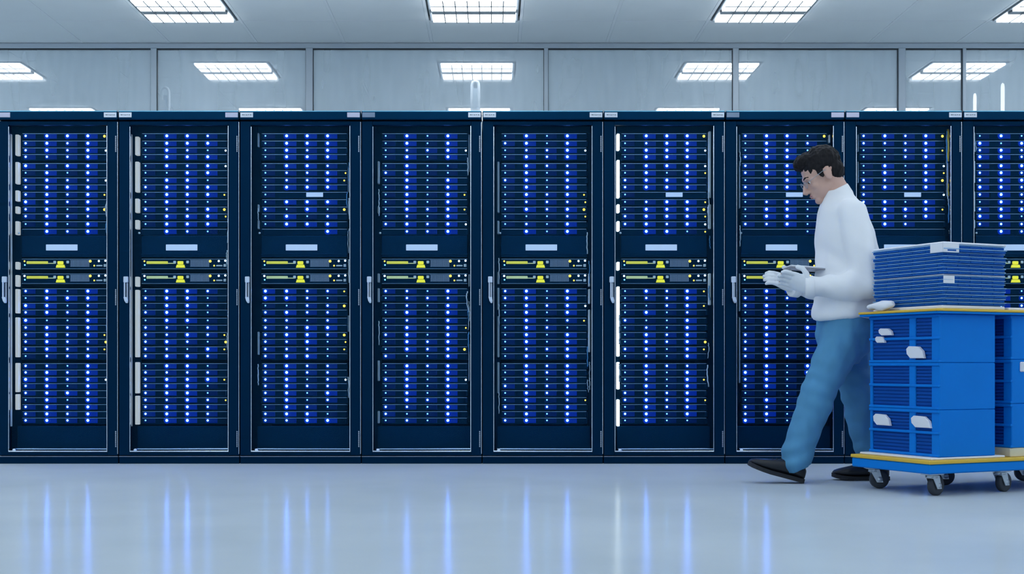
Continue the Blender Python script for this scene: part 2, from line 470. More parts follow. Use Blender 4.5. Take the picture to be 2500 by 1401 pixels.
# ------------------------------------------------------------------ racks
random.seed(7)
PXM = 422.93                                 # pixels per metre on the rack front plane
REC = 0.09                                   # servers sit this far behind the door front
def zf(py): return CAM_Z + (PY0-py)/PXM                       # height on the rack front plane
def zr(py): return CAM_Z + (PY0-py)*(7.5+REC)/F                # height on the server plane
bpx = [-7, 289, 585, 882, 1177, 1473, 1770, 2062, 2349, 2645]
bx = [(p-PX0)/PXM for p in bpx]
ORD = ['first', 'second', 'third', 'fourth', 'fifth', 'sixth', 'seventh', 'eighth', 'ninth', 'tenth', 'eleventh', 'twelfth', 'thirteenth',
       'fourteenth', 'fifteenth', 'sixteenth', 'seventeenth', 'eighteenth', 'nineteenth']
rack_word = ['leftmost rack', 'second rack from left', 'third rack from left', 'fourth rack from left', 'fifth rack from left',
             'sixth rack from left', 'seventh rack from left', 'eighth rack from left', 'rightmost rack']
rack_label = ['navy server rack at the left edge of the row', 'navy server rack second from the left edge', 'navy server rack third from the left',
              'navy server rack fourth from the left', 'middle navy server rack, fifth from the left', 'navy server rack sixth from the left, with pale side duct',
              'navy server rack seventh from the left, behind the walking man', 'navy server rack eighth from left, between man and stacked crates',
              'rightmost navy server rack, cut by the picture edge behind the crates']
Z_CAP1, Z_CAP0 = zf(271), zf(293)
Z_D1, Z_D0 = zf(295.5), zf(1112)
Z_O1, Z_O0 = zf(305), zf(1103)
SIDE, STL, STR = 0.018, 0.066, 0.064
# pale vertical ducts beside the servers: (material, segments in pixel rows, width)
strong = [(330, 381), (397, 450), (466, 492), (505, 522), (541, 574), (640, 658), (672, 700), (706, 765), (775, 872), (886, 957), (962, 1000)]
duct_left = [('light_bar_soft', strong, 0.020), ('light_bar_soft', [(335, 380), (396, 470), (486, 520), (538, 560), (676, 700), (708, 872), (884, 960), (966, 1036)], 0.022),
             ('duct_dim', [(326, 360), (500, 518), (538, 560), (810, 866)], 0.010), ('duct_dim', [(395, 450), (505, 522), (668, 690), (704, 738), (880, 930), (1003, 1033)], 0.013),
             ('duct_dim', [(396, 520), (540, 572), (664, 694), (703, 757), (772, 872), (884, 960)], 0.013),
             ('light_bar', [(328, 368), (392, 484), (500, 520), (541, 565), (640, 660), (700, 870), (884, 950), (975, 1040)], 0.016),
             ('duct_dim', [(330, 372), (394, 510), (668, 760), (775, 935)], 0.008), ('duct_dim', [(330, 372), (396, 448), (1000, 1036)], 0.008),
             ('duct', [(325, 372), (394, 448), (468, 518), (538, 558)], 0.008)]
duct_right = [('duct_dim', [], 0.01), ('duct_dim', [(470, 540), (880, 930)], 0.006), ('duct_dim', [(410, 470), (490, 520), (770, 810)], 0.008), ('duct_dim', [(330, 420), (670, 700), (840, 930)], 0.008),
              ('duct', [(668, 700), (706, 742), (756, 860)], 0.012), ('duct', [(322, 484), (500, 560), (668, 745)], 0.016), ('duct', [(330, 350)], 0.008),
              ('duct_dim', [(330, 480)], 0.006), ('duct_dim', [], 0.01)]
lab_l = ['label_lilac', 'label_white', 'label_white', 'label_grey', 'label_white', 'label_white', 'label_grey', 'label_lilac', 'label_white']
lab_r = ['label_white', 'label_lilac', 'label_lilac', 'label_white', 'label_white', 'label_white', 'label_lilac', 'label_white', 'label_white']
marks = MB()
for k, (a, b) in enumerate(((0.004, 0.012), (0.014, 0.019), (0.022, 0.031), (0.034, 0.039), (0.043, 0.050))):
    marks.box(a, b, -0.0012, 0, -0.0022 + 0.0006*(k % 2), 0.0022 - 0.0006*(k % 3))
marks_me = marks.mesh('label_print', M['print'])
hnd = MB()
hnd.bbox(-0.013, 0.013, -0.022, 0, 0.118, 0.153, 0.003)
hnd.bbox(-0.009, -0.002, -0.026, -0.012, 0.030, 0.120, 0.002)
hnd.rings([[(-0.010+dx, -0.028+dy, 0.034) for dx, dy in ((0,0),(0.020,0),(0.020,0.016),(0,0.016))],
           [(-0.004+dx, -0.028+dy, 0.012) for dx, dy in ((0,0),(0.018,0),(0.018,0.016),(0,0.016))],
           [(0.003+dx, -0.024+dy, 0.0) for dx, dy in ((0,0),(0.009,0),(0.009,0.014),(0,0.014))]], smooth=False)
handle_me = hnd.mesh('door_handle', M['handle'])
plate_me = MB().bbox(0.0, 0.011, -0.007, 0, 0.004, 0.118, 0.002).mesh('handle_plate', M['dull_silver'])
hin = MB()
for k in range(9):
    hin.box(-0.003, 0.003, -0.006, 0, k*0.0105, k*0.0105+0.0085)
hinge_me = hin.mesh('hinge', M['dull_silver'])

racks = []
for n in range(9):
    xl, w = bx[n], bx[n+1]-bx[n]
    r = empty('server_rack', (xl, 0, 0)); racks.append(r)
    tag(r, rack_label[n], 'server rack', 'server racks in a row')
    g = 0.0025
    b = MB()
    b.box(g, g+SIDE, 0.034, 1.0, 0.044, Z_CAP0); b.box(w-g-SIDE, w-g, 0.034, 1.0, 0.044, Z_CAP0)
    b.box(g+SIDE, w-g-SIDE, 0.985, 1.0, 0.044, Z_CAP0)
    b.box(g+SIDE, w-g-SIDE, 0.034, 0.985, 0.044, 0.060)
    b.box(g+SIDE, w-g-SIDE, 0.034, 0.985, Z_CAP0-0.016, Z_CAP0)
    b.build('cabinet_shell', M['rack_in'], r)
    MB().bbox(g, w-g, -0.012, 1.0, Z_CAP0+0.001, Z_CAP1, 0.0045).build('top_cap', M['rack_top'], r)
    MB().box(g+0.004, w-g-0.004, -0.0125, -0.008, Z_CAP1-0.0055, Z_CAP1-0.001).build('cap_highlight', M['cap_highlight'], r)  # blue strip put in for the highlight on the cap's top edge
    MB().box(0.02, w-0.02, 0.03, 0.98, Z_CAP1, Z_CAP1+0.003).build('bounce_plate', M['bounce_plate'], r)  # unseen pale plate added to bounce light onto the ceiling
    pl = MB().bbox(g, w-g, 0.004, 1.0, 0.0, 0.043, 0.003).build('plinth', M['rack'], r)
    MB().box(g, w-g, 0.000, 0.010, 0.0405, 0.0435).build('plinth_trim', M['dull_silver'], pl)
    # door
    d = MB()
    d.bbox(g, STL, 0.0, 0.032, Z_D0, Z_D1, 0.003); d.bbox(w-STR, w-g, 0.0, 0.032, Z_D0, Z_D1, 0.003)
    d.bbox(STL-0.002, w-STR+0.002, 0.0005, 0.032, Z_O1, Z_D1-0.0005, 0.002); d.bbox(STL-0.002, w-STR+0.002, 0.0005, 0.032, Z_D0+0.0005, Z_O0, 0.002)
    door = d.build('door', M['rack'], r)
    MB().box(STL, w-STR, 0.014, 0.018, Z_O0, Z_O1).build('door_glass', M['door_glass'], door)
    bz = MB()
    bz.box(w-STR-0.0035, w-STR+0.0005, -0.003, 0.012, Z_O0, Z_O1-0.006)
    bz.box(STL-0.0005, STL+0.003, -0.003, 0.010, Z_O0, Z_O1-0.010)
    bz.box(w-g-0.003, w-g, -0.002, 0.006, Z_D0+0.01, Z_D1-0.005)  # strip standing in for the bright highlight along the door's outer edge
    bz.build('bezel_and_highlight', M['silver'], door)
    tr = MB(); tr.bbox(STL, w-STR, -0.004, 0.012, zf(1103), zf(1100), 0.001); tr.bbox(STL+0.02, w-STR, 0.02, 0.034, zf(1098), zf(1095), 0.001)
    tr.build('sill_rail', M['silver'], door)
    h = put(handle_me, 'door_handle', door, (0.047, 0.0, zf(740)))
    put(plate_me, 'handle_plate', door, (0.047, 0.0, zf(740)))
    for py in (371, 745, 1091):
        put(hinge_me, 'hinge', door, (w-0.014, 0.0, zf(py)))
    # labels on the cap
    for side in (0, 1):
        lm = (lab_l if side == 0 else lab_r)[n]
        lx = 0.007 if side == 0 else w-0.080
        l = MB().bbox(0, 0.073, -0.003, 0, -0.014, 0.014, 0.001).build('cap_label', M[lm], r, (lx, -0.012, zf(281.5)))
        if lm == 'label_white':
            p = put(marks_me, 'label_print', l, (0.006, -0.003, 0)); p.scale = (1.15, 1, 1)
    # inside: rails, ducts, blank panels
    for (a, c) in ((STL-0.020, STL+0.040), (0.618, max(0.632, w-STR+0.012))):
        MB().box(a, min(c, w-g-SIDE), REC+0.012, REC+0.030, 0.062, Z_CAP0-0.02).build('mounting_rail', M['rack_in'], r)
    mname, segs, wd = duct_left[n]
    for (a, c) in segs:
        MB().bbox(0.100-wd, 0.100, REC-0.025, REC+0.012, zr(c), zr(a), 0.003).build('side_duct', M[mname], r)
    mname, segs, wd = duct_right[n]
    for (a, c) in segs:
        MB().bbox(0.618, 0.618+wd, REC-0.025, REC+0.012, zr(c), zr(a), 0.003).build('side_duct', M[mname], r)
    if n in (0, 1):                           # lit look of the side wall put in as a pale cheek
        MB().box(STL-0.012, STL-0.006, 0.036, 0.075, zr(1040), zr(330)).build('inner_cheek', M['duct'], r)
    bp = MB(); bp.bbox(0.108, 0.614, REC-0.004, REC+0.02, zr(628), zr(575), 0.004)
    bp.bbox(0.108, 0.614, REC-0.010, REC, zr(622), zr(619), 0.001)
    bp = bp.build('blank_panel', M['rack'], r)
    cxl = 0.345 if n not in () else 0.345
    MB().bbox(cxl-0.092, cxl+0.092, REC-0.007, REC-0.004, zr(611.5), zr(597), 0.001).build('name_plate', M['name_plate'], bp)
    MB().bbox(0.085, 0.632, REC-0.004, REC+0.02, zr(1094), zr(1040), 0.003).build('lower_panel', M['rack'], r)
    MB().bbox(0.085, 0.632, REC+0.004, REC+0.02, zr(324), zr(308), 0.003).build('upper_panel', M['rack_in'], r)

# ------------------------------------------------------------------ servers
rows_u = [332, 350, 367, 383, 405, 422, 440, 457, 475, 493, 511, 528, 547, 565]
rows_l = [710.5, 727.5, 746, 762.5, 782, 799.5, 817, 834, 852, 869, 893, 909, 926, 942, 959, 976, 993, 1010, 1026]
SW, SH = 0.502, 0.0375
LEDX = (0.024, 0.148, 0.268, 0.387)
LEDZ = SH-0.0148
c = MB()
c.bbox(0, SW, 0.0, 0.70, 0, SH, 0.002)
c.bbox(-0.004, 0.010, -0.006, 0.004, 0.004, SH-0.003, 0.002); c.bbox(SW-0.010, SW+0.004, -0.006, 0.004, 0.004, SH-0.003, 0.002)
c.box(0.004, SW-0.004, -0.0035, 0.0, SH-0.0028, SH-0.0002, 1)  # bright strip in place of light caught by the top edge
chassis_me = c.mesh('rack_server', M['server'], M['lip_highlight'])
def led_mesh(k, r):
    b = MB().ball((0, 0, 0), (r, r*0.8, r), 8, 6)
    if k in HALO:
        R = HALO[k]; n = 14; vs = []
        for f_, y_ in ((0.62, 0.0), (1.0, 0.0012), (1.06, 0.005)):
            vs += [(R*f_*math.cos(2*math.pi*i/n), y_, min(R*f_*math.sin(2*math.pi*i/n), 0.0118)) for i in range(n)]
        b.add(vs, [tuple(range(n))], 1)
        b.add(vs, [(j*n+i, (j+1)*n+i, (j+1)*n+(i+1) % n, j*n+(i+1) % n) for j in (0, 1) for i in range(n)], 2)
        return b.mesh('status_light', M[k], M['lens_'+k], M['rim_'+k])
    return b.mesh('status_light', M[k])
HALO = {'led_B': 0.0185, 'led_M': 0.0140}
LED = {'B': led_mesh('led_B', 0.0070), 'M': led_mesh('led_M', 0.0058), 'S': led_mesh('led_S', 0.0046),
       'A': led_mesh('led_amber', 0.0075), 'a': led_mesh('led_amber', 0.0048), 'W': led_mesh('led_white', 0.0058)}
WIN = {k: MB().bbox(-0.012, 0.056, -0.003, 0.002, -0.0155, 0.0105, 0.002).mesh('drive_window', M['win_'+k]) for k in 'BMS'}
# usual size of each column of lights, upper and lower block
cols = [('MBMB', 'MBMB'), ('SBBB', 'MBBM'), ('SBBB', 'MBMM'), ('SBSB', 'SBSB'), ('SBMB', 'SBSB'), ('SBBB', 'SBMB'), ('MBBS', 'MBSM'), ('MBMB', 'MBMM'), ('MBMB', 'MBMB')]
amber = [[332, 475, 511, 817, 834, 852], [475, 511, 528, 817, 834, 852, 926, 976], [422, 440, 511, 710, 746, 817, 834, 852], [475, 511, 799, 852],
         [475, 493, 511, 528, 782, 976], [332, 422, 493, 511, 528, 565, 710, 746, 834, 852, 926, 976], [332], [332, 367, 422, 440, 511], []]
bigamber = [(332, 511, 834), (511, 834), (511, 746, 817), (852,), (511,), (332, 511, 834), (332,), (332, 440), ()]
white = [[367, 440, 926], [367, 405], [926], [367, 547, 926], [367, 746], [367, 405, 547], [], [405, 475], []]
tagged = (2, 5, 6, 7)                        # racks whose ninth server carries a white tag
def near(py, lst): return any(abs(py-a) < 6 for a in lst)
for n in range(9):
    for blk, rows in enumerate((rows_u, rows_l)):
        for k, py in enumerate(rows):
            loc = (bx[n]+0.110, REC, zr(py)-LEDZ)
            s = put(chassis_me, 'rack_server', None, loc)
            tagrow = blk == 0 and k == 8 and n in tagged
            am = near(py, amber[n])
            desc = 'slim black server with white tag' if tagrow else ('slim server with amber and blue lights' if am else 'slim black server with blue lights')
            tag(s, f'{desc}, {ORD[k]} in {"upper" if blk == 0 else "lower"} block, {rack_word[n]}', 'server', 'slim servers in the racks')
            base = cols[n][blk]
            for q in range(4):
                cl = base[q]
                u = random.random()
                if cl == 'B': cl = 'B' if u < 0.80 else ('M' if u < 0.95 else 'S')
                elif cl == 'M': cl = 'M' if u < 0.55 else ('B' if u < 0.72 else 'S')
                else: cl = 'S' if u < 0.72 else 'M'
                if tagrow and q > 0: continue
                if blk == 0 and k == 13:
                    if n in (2, 6) and q < 3: continue
                    if n == 7: continue
                    if q == 0: continue
                if n == 7 and blk == 0 and k == 12 and q in (0, 3): continue
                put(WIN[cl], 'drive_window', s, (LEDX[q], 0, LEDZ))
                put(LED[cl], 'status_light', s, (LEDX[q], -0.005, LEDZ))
            if am:
                put(LED['A' if near(py, bigamber[n]) else 'a'], 'amber_light', s, (0.484+0.008*(k % 2), -0.005, LEDZ-0.002))
            elif near(py, white[n]):
                put(LED['W'], 'white_light', s, (0.492, -0.005, LEDZ-0.002))
            if tagrow:
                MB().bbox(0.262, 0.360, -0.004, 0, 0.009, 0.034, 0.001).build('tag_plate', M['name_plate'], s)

# two network switches per rack
sw = MB(); sw.bbox(0, SW, 0, 0.55, 0, 0.060, 0.002); sw.box(0.002, SW-0.002, -0.003, 0, 0.057, 0.0595, 1); sw.box(0.002, SW-0.002, -0.003, 0, 0.001, 0.003, 1)
switch_me = sw.mesh('network_switch', M['server'], M['lip_highlight'])
grl = MB()
for i in range(13): grl.box(0.290+i*0.0085, 0.2912+i*0.0085+0.001, -0.003, 0, 0.014, 0.052)
for j in range(6): grl.box(0.284, 0.396, -0.0035, 0, 0.015+j*0.0072, 0.0168+j*0.0072)
grille_me = grl.mesh('grille', M['mesh_dot'])
strip_me = {k: MB().bbox(0.030, 0.155, -0.004, 0, 0.030, 0.046, 0.002).mesh('label_strip', M[k]) for k in ('yellow_label', 'pale_label')}
rod_me = MB().bbox(0.155, 0.196, -0.004, 0, 0.031, 0.036, 0.001).mesh('label_tail', M['pale_label'])
plug_a = MB().bbox(0.212, 0.246, -0.012, 0, 0.028, 0.046, 0.003).mesh('yellow_plug', M['yellow_plug'])
pb = MB(); pb.rings([[(0.204, -0.014, 0.008), (0.256, -0.014, 0.008), (0.256, 0, 0.008), (0.204, 0, 0.008)], [(0.209, -0.014, 0.025), (0.251, -0.014, 0.025), (0.251, 0, 0.025), (0.209, 0, 0.025)]], smooth=False)
plug_b = pb.mesh('yellow_plug', M['yellow_plug'])
sock_me = MB().bbox(-0.008, 0.008, -0.005, 0, -0.008, 0.008, 0.003).mesh('socket', M['cable_white'])
wsock_me = MB().bbox(-0.018, 0.018, -0.005, 0, -0.004, 0.004, 0.002).mesh('socket', M['cable_white'])
for n in range(9):
    for k, (t, b_) in enumerate(((632, 657), (668, 693))):
        s = put(switch_me, 'network_switch', None, (bx[n]+0.110, REC-0.004, zr(b_)))
        tag(s, f'{"upper" if k == 0 else "lower"} network switch with yellow plugs and mesh grille in {rack_word[n]}', 'network switch', 'network switches')
        put(strip_me['yellow_label' if (k == 0 or n in (0, 6)) else 'pale_label'], 'label_strip', s)
        put(rod_me, 'label_tail', s); put(plug_a, 'yellow_plug', s); put(plug_b, 'yellow_plug', s); put(grille_me, 'grille', s)
        put(LED['a' if k == 0 else 'W'], 'amber_light' if k == 0 else 'white_light', s, (0.018, -0.003, 0.046))
        put(LED['S'], 'status_light', s, (0.020, -0.003, 0.024))
        put(sock_me, 'socket', s, (0.194, 0, 0.040)); put(sock_me, 'socket', s, (0.270, 0, 0.041))
        put(LED['A'], 'amber_light', s, (0.402, -0.003, 0.046))
        put(LED['a'], 'amber_light', s, (0.425, -0.003, 0.020))
        put(LED['W'], 'white_light', s, (0.452, -0.003, 0.047)); put(LED['W'], 'white_light', s, (0.490, -0.003, 0.049))
        put(wsock_me, 'socket', s, (0.455, 0, 0.020)); put(sock_me, 'socket', s, (0.488, 0, 0.021))

# loose cables hanging in the rack sides
def cable(n, pts, m, r=0.004):
    P = [Vector((x, REC-0.03+dy, zr(py))) for x, py, dy in pts]
    out = []
    for a, b in zip(P[:-1], P[1:]):
        for t in (0, 0.25, 0.5, 0.75): out.append(a.lerp(b, t) + Vector((0.002*math.sin(9*t), 0, 0)))
    out.append(P[-1])
    MB().tube(out, r, 6).build('cable', M[m], racks[n])
cable(7, [(0.618, 318, 0), (0.620, 360, -0.01), (0.619, 396, 0)], 'cable_yellow', 0.007)
cable(7, [(0.612, 322, 0), (0.610, 370, 0), (0.615, 400, 0)], 'cable_cyan', 0.004)
cable(7, [(0.619, 450, 0), (0.621, 480, 0)], 'cable_yellow', 0.004)
for n in range(9):
    for q in range(6):
        y = random.uniform(380, 930)
        x = random.choice((0.616, 0.620, 0.624, 0.612))
        cable(n, [(x, y, 0), (x+random.uniform(-.006, .006), y+random.uniform(10, 25), -0.012), (x+random.uniform(-.004, .008), y+random.uniform(28, 60), 0)],
              random.choice(('cable_white', 'cable_cyan', 'cable_white')), random.choice((0.0022, 0.003, 0.0036)))
    for q in range(3 if n > 1 else 0):
        y = random.uniform(340, 960)
        cable(n, [(0.096, y, -0.004), (0.098, y+20, -0.012), (0.097, y+random.uniform(25, 60), 0)], 'cable_white', 0.0028)
    s = MB().ball((0, 0, 0), (0.007, 0.005, 0.006), 8, 6).build('clip', M['cable_white'], racks[n], (0.104, REC-0.03, zr(570)))
    s = MB().ball((0, 0, 0), (0.012, 0.008, 0.008), 8, 6).build('corner_catch', M['silver'], racks[n], (STL+0.030, 0.006, zf(1098)))
#PART2
# ------------------------------------------------------------------ the walking man
DP = 6.36                                    # depth of the man's middle plane
def P(px, py, dy=0.0):
    v = at(px, py, DP); v.y += dy; return v
S = DP / F                                   # metres per pixel on that plane
def ellipse(c, rx, ry, n=20, M3=None):
    out = []
    for k in range(n):
        a = 2*math.pi*k/n
        v = Vector((rx*math.cos(a), ry*math.sin(a), 0))
        if M3: v = M3 @ v
        out.append(Vector(c)+v)
    return out
def remesh(mb, name, voxel, mats, parent=None, smooth=4, warp=None):
    """closed shells -> one continuous surface"""
    me = mb.mesh(name + '_raw')
    o = bpy.data.objects.new(name + '_raw', me)
    ts = bpy.data.scenes.new('scratch'); ts.collection.objects.link(o)
    m = o.modifiers.new('r', 'REMESH'); m.mode = 'VOXEL'; m.voxel_size = voxel; m.use_smooth_shade = True
    if smooth:
        q = o.modifiers.new('s', 'SMOOTH'); q.factor = 0.5; q.iterations = smooth
    ts.view_layers[0].update()
    dg = ts.view_layers[0].depsgraph
    new = bpy.data.meshes.new_from_object(o.evaluated_get(dg))
    bpy.data.objects.remove(o); bpy.data.meshes.remove(me); bpy.data.scenes.remove(ts)
    new.name = name
    if warp:
        k = len(new.vertices)
        co = np.empty(k*3, dtype=np.float32); no = np.empty(k*3, dtype=np.float32)
        new.vertices.foreach_get('co', co); new.vertices.foreach_get('normal', no)
        amt = np.array([warp(Vector(c_)) for c_ in co.reshape(-1, 3).tolist()], dtype=np.float32)
        new.vertices.foreach_set('co', (co.reshape(-1, 3) + no.reshape(-1, 3)*amt[:, None]).ravel())
    new.materials.clear()
    new.materials.append(mats)
    new.polygons.foreach_set('use_smooth', [True]*len(new.polygons))
    new.update()
    return put(new, name, parent)

# head frame: x to the back of the head, face towards -x; tilted down
HC = P(2003, 427)
TILT = math.radians(-31)
RH = Matrix.Rotation(TILT, 4, 'Y')
MH = Matrix.Translation(HC) @ RH
def H(x, y, z): return MH @ Vector((x, y, z))
def hball(mb, c, r, nu=18, nv=12): mb.ball(H(*c), r, nu, nv, M=RH.to_3x3())

shoulder_n, elbow_n, wrist_n = P(2058, 528, -0.155), P(2086, 700, -0.215), P(1955, 706, -0.175)
shoulder_f, elbow_f, wrist_f = P(2058, 528, 0.155), P(2080, 698, 0.215), P(1955, 696, 0.135)
hip_n, knee_n, ank_n = P(2068, 775, -0.085), P(1990, 948, -0.095), P(1934, 1118, -0.085)
hip_f, knee_f, ank_f = P(2076, 775, 0.085), P(2104, 952, 0.090), P(2138, 1118, 0.085)

body = MB()
# head
hball(body, (0.015, 0, 0.030), (0.096, 0.075, 0.090))
hball(body, (-0.030, 0, -0.040), (0.060, 0.058, 0.078))
hball(body, (-0.012, 0, -0.055), (0.062, 0.060, 0.048))
hball(body, (-0.066, 0, -0.104), (0.024, 0.027, 0.020))
hball(body, (-0.074, 0, 0.018), (0.016, 0.048, 0.014))         # brow
body.tube([H(-0.082, 0, 0.006), H(-0.098, 0, -0.018), H(-0.111, 0, -0.040), H(-0.100, 0, -0.049)], [0.009, 0.011, 0.0135, 0.010], 10)
for s_ in (-1, 1):
    hball(body, (-0.094, s_*0.012, -0.044), (0.011, 0.009, 0.008), 10, 8)      # nostril wing
    hball(body, (-0.058, s_*0.036, -0.030), (0.022, 0.020, 0.020))             # cheek
    hball(body, (-0.066, s_*0.027, 0.006), (0.0135, 0.0150, 0.0100), 12, 8)     # upper lid
    hball(body, (-0.064, s_*0.027, -0.014), (0.0130, 0.0150, 0.0070), 12, 8)    # lower lid
    hball(body, (-0.052, s_*0.038, -0.004), (0.018, 0.018, 0.022))             # eye socket rim
    hball(body, (0.012, s_*0.077, -0.012), (0.019, 0.008, 0.032))              # ear
    hball(body, (0.020, s_*0.082, -0.002), (0.012, 0.006, 0.022))
hball(body, (-0.089, 0, -0.066), (0.011, 0.022, 0.006)); hball(body, (-0.087, 0, -0.078), (0.010, 0.019, 0.006))   # lips
neck0 = P(2044, 478)
body.tube([H(0.030, 0, -0.030), H(0.035, 0, -0.085).lerp(neck0, 0.2), neck0, P(2056, 510)], [0.058, 0.056, 0.060, 0.072], 18)
# trunk and limbs inside the clothes
body.rings([ellipse(P(2064, 800), 0.10, 0.145), ellipse(P(2066, 740), 0.105, 0.15), ellipse(P(2068, 650), 0.105, 0.145), ellipse(P(2060, 560), 0.108, 0.160), ellipse(P(2054, 515), 0.080, 0.150), ellipse(P(2048, 490), 0.055, 0.085)])
for (a, b, c) in ((shoulder_n, elbow_n, wrist_n), (shoulder_f, elbow_f, wrist_f)):
    body.tube([a, a.lerp(b, 0.5), b, b.lerp(c, 0.35), c], [0.052, 0.046, 0.040, 0.041, 0.028], 14)
    body.ball(b, 0.040, 12, 8)
for (a, b, c) in ((hip_n, knee_n, ank_n), (hip_f, knee_f, ank_f)):
    body.tube([a, a.lerp(b, 0.5), b, b.lerp(c, 0.3), c], [0.082, 0.072, 0.054, 0.054, 0.036], 14)

# gloved hands: frame x along the fingers, y across the palm, z out of the back
def hand(wrist, fdir, across, thumb_side, curl):
    f = fdir.normalized(); a = (across - f*across.dot(f)).normalized(); n = f.cross(a)
    g = MB()
    def W(x, y, z): return wrist + f*x + a*y + n*z
    g.rings([[W(x, w*math.cos(t), h*math.sin(t)) for t in [2*math.pi*k/14 for k in range(14)]] for x, w, h in ((-0.045, 0.030, 0.024), (-0.005, 0.031, 0.022), (0.03, 0.040, 0.020), (0.06, 0.045, 0.018), (0.088, 0.042, 0.014), (0.096, 0.036, 0.009))])
    for k, (y, L, r) in enumerate(((-0.031, 0.062, 0.0085), (-0.0105, 0.074, 0.0095), (0.0105, 0.080, 0.0095), (0.031, 0.072, 0.0095))):
        y *= thumb_side
        p = [(0.070, y, 0)]; ang = -0.10
        for q, fr in enumerate((0.45, 0.32, 0.23)):
            ang -= curl*(0.6 + 0.5*q)
            x0, y0, z0 = p[-1] if q else (0.088, y, 0)
            if q == 0: p.append((0.088, y, 0))
            p.append((x0+L*fr*math.cos(ang), y0*1.0, z0+L*fr*math.sin(ang)))
        pts = [W(*q) for q in p]
        g.tube(pts, [r, r, r*0.98, r*0.92, r*0.8], 10); g.ball(pts[-1], r*0.8, 8, 6)
        for q in pts[1:-1]: g.ball(q, r*0.99, 8, 6)
    t = [W(0.018, thumb_side*0.026, -0.004), W(0.040, thumb_side*0.052, 0.012), W(0.066, thumb_side*0.062, 0.026), W(0.090, thumb_side*0.058, 0.032)]
    g.tube(t, [0.015, 0.0125, 0.011, 0.009], 10); g.ball(t[-1], 0.009, 8, 6); g.ball(t[1], 0.0125, 8, 6)
    return g
dir_n = P(1860, 664, -0.150) - wrist_n
dir_f = P(1872, 660, 0.100) - wrist_f
# palms turned towards each other and up, thumbs on top
hn = hand(wrist_n, dir_n, Vector((0, -0.45, 0.9)), 1, 0.28)
hf = hand(wrist_f, dir_f, Vector((0, -0.45, -0.9)), -1, 0.28)
for src in (hn, hf):                          # the hand inside the glove belongs to the body
    body.add(src.v, src.f)

def foldnoise(co, k, amp, sx, sy, sz):
    return amp * noise.noise(Vector((co.x*sx, co.y*sy, co.z*sz)) + Vector((k, k*2.3, 0)))
person = remesh(body, 'person', 0.0048, M['skin'], None, 3)
tag(person, 'man in white shirt and blue jeans walking while looking down at a tablet', 'person')

# shirt
sh = MB()
sh.rings([ellipse(P(2062, 777), 0.158, 0.192, 28), ellipse(P(2064, 765), 0.160, 0.195, 28), ellipse(P(2067, 720), 0.155, 0.190, 28), ellipse(P(2069, 640), 0.148, 0.185, 28), ellipse(P(2063, 570), 0.141, 0.198, 28),
          ellipse(P(2056, 522), 0.115, 0.186, 28), ellipse(P(2051, 500), 0.094, 0.145, 28), ellipse(P(2046, 482), 0.074, 0.100, 28), ellipse(P(2041, 466), 0.060, 0.078, 28)])
RC = Matrix.Rotation(math.radians(-24), 3, 'Y')
sh.rings([ellipse(P(2046, 487), 0.074, 0.084, 28, RC), ellipse(P(2041, 474), 0.070, 0.076, 28, RC), ellipse(P(2037, 462), 0.067, 0.070, 28, RC)])
for (a, b, c) in ((shoulder_n, elbow_n, wrist_n), (shoulder_f, elbow_f, wrist_f)):
    sh.ball(a, 0.070, 18, 12); sh.tube([a, a.lerp(b, 0.3), a.lerp(b, 0.7), b], [0.070, 0.076, 0.073, 0.068], 18)
    sh.ball(b, 0.071, 16, 12)
    sh.tube([b, b.lerp(c, 0.3), b.lerp(c, 0.7), c, c + (c-b).normalized()*0.012], [0.070, 0.066, 0.056, 0.048, 0.045], 18)
def shirt_warp(co):
    w = foldnoise(co, 1, 0.016, 8, 6, 3.5) + foldnoise(co, 5, 0.009, 17, 9, 8)
    u = (co - P(2085, 700)).length                # creases gathering at the elbow
    w += 0.006*math.exp(-(u/0.22)**2)*math.sin(co.z*70 + co.x*60)
    hem = (co.z - P(2060, 775).z)
    w += 0.007*math.exp(-(hem/0.10)**2)*math.sin(co.x*30 + co.y*22)
    return w
remesh(sh, 'shirt', 0.0075, M['shirt'], person, 5, shirt_warp)
cuffs = []
for (b, c) in ((elbow_n, wrist_n), (elbow_f, wrist_f)):
    d = (c-b).normalized()
    MB().tube([c - d*0.022, c - d*0.018, c + d*0.018, c + d*0.022], [0.050, 0.054, 0.051, 0.046], 20).build('cuff', M['shirt'], person)

# jeans
jn = MB()
jn.rings([ellipse(P(2065, 742), 0.118, 0.162, 24), ellipse(P(2066, 775), 0.136, 0.176, 24), ellipse(P(2064, 815), 0.142, 0.182, 24), ellipse(P(2062, 860), 0.110, 0.160, 24), ellipse(P(2060, 885), 0.070, 0.110, 24)])
jn.tube([hip_n + Vector((0, 0, 0.03)), hip_n.lerp(knee_n, 0.35), hip_n.lerp(knee_n, 0.75), knee_n, knee_n.lerp(ank_n, 0.35), knee_n.lerp(ank_n, 0.75), P(1934, 1128, -0.085), P(1940, 1142, -0.085)],
        [0.098, 0.104, 0.090, 0.084, 0.080, 0.076, 0.074, 0.072], 20)
jn.tube([hip_f + Vector((0, 0, 0.03)), hip_f.lerp(knee_f, 0.35), hip_f.lerp(knee_f, 0.75), knee_f, knee_f.lerp(ank_f, 0.35), knee_f.lerp(ank_f, 0.75), ank_f, P(2142, 1136, 0.085)],
        [0.098, 0.102, 0.088, 0.080, 0.076, 0.070, 0.068, 0.066], 20)
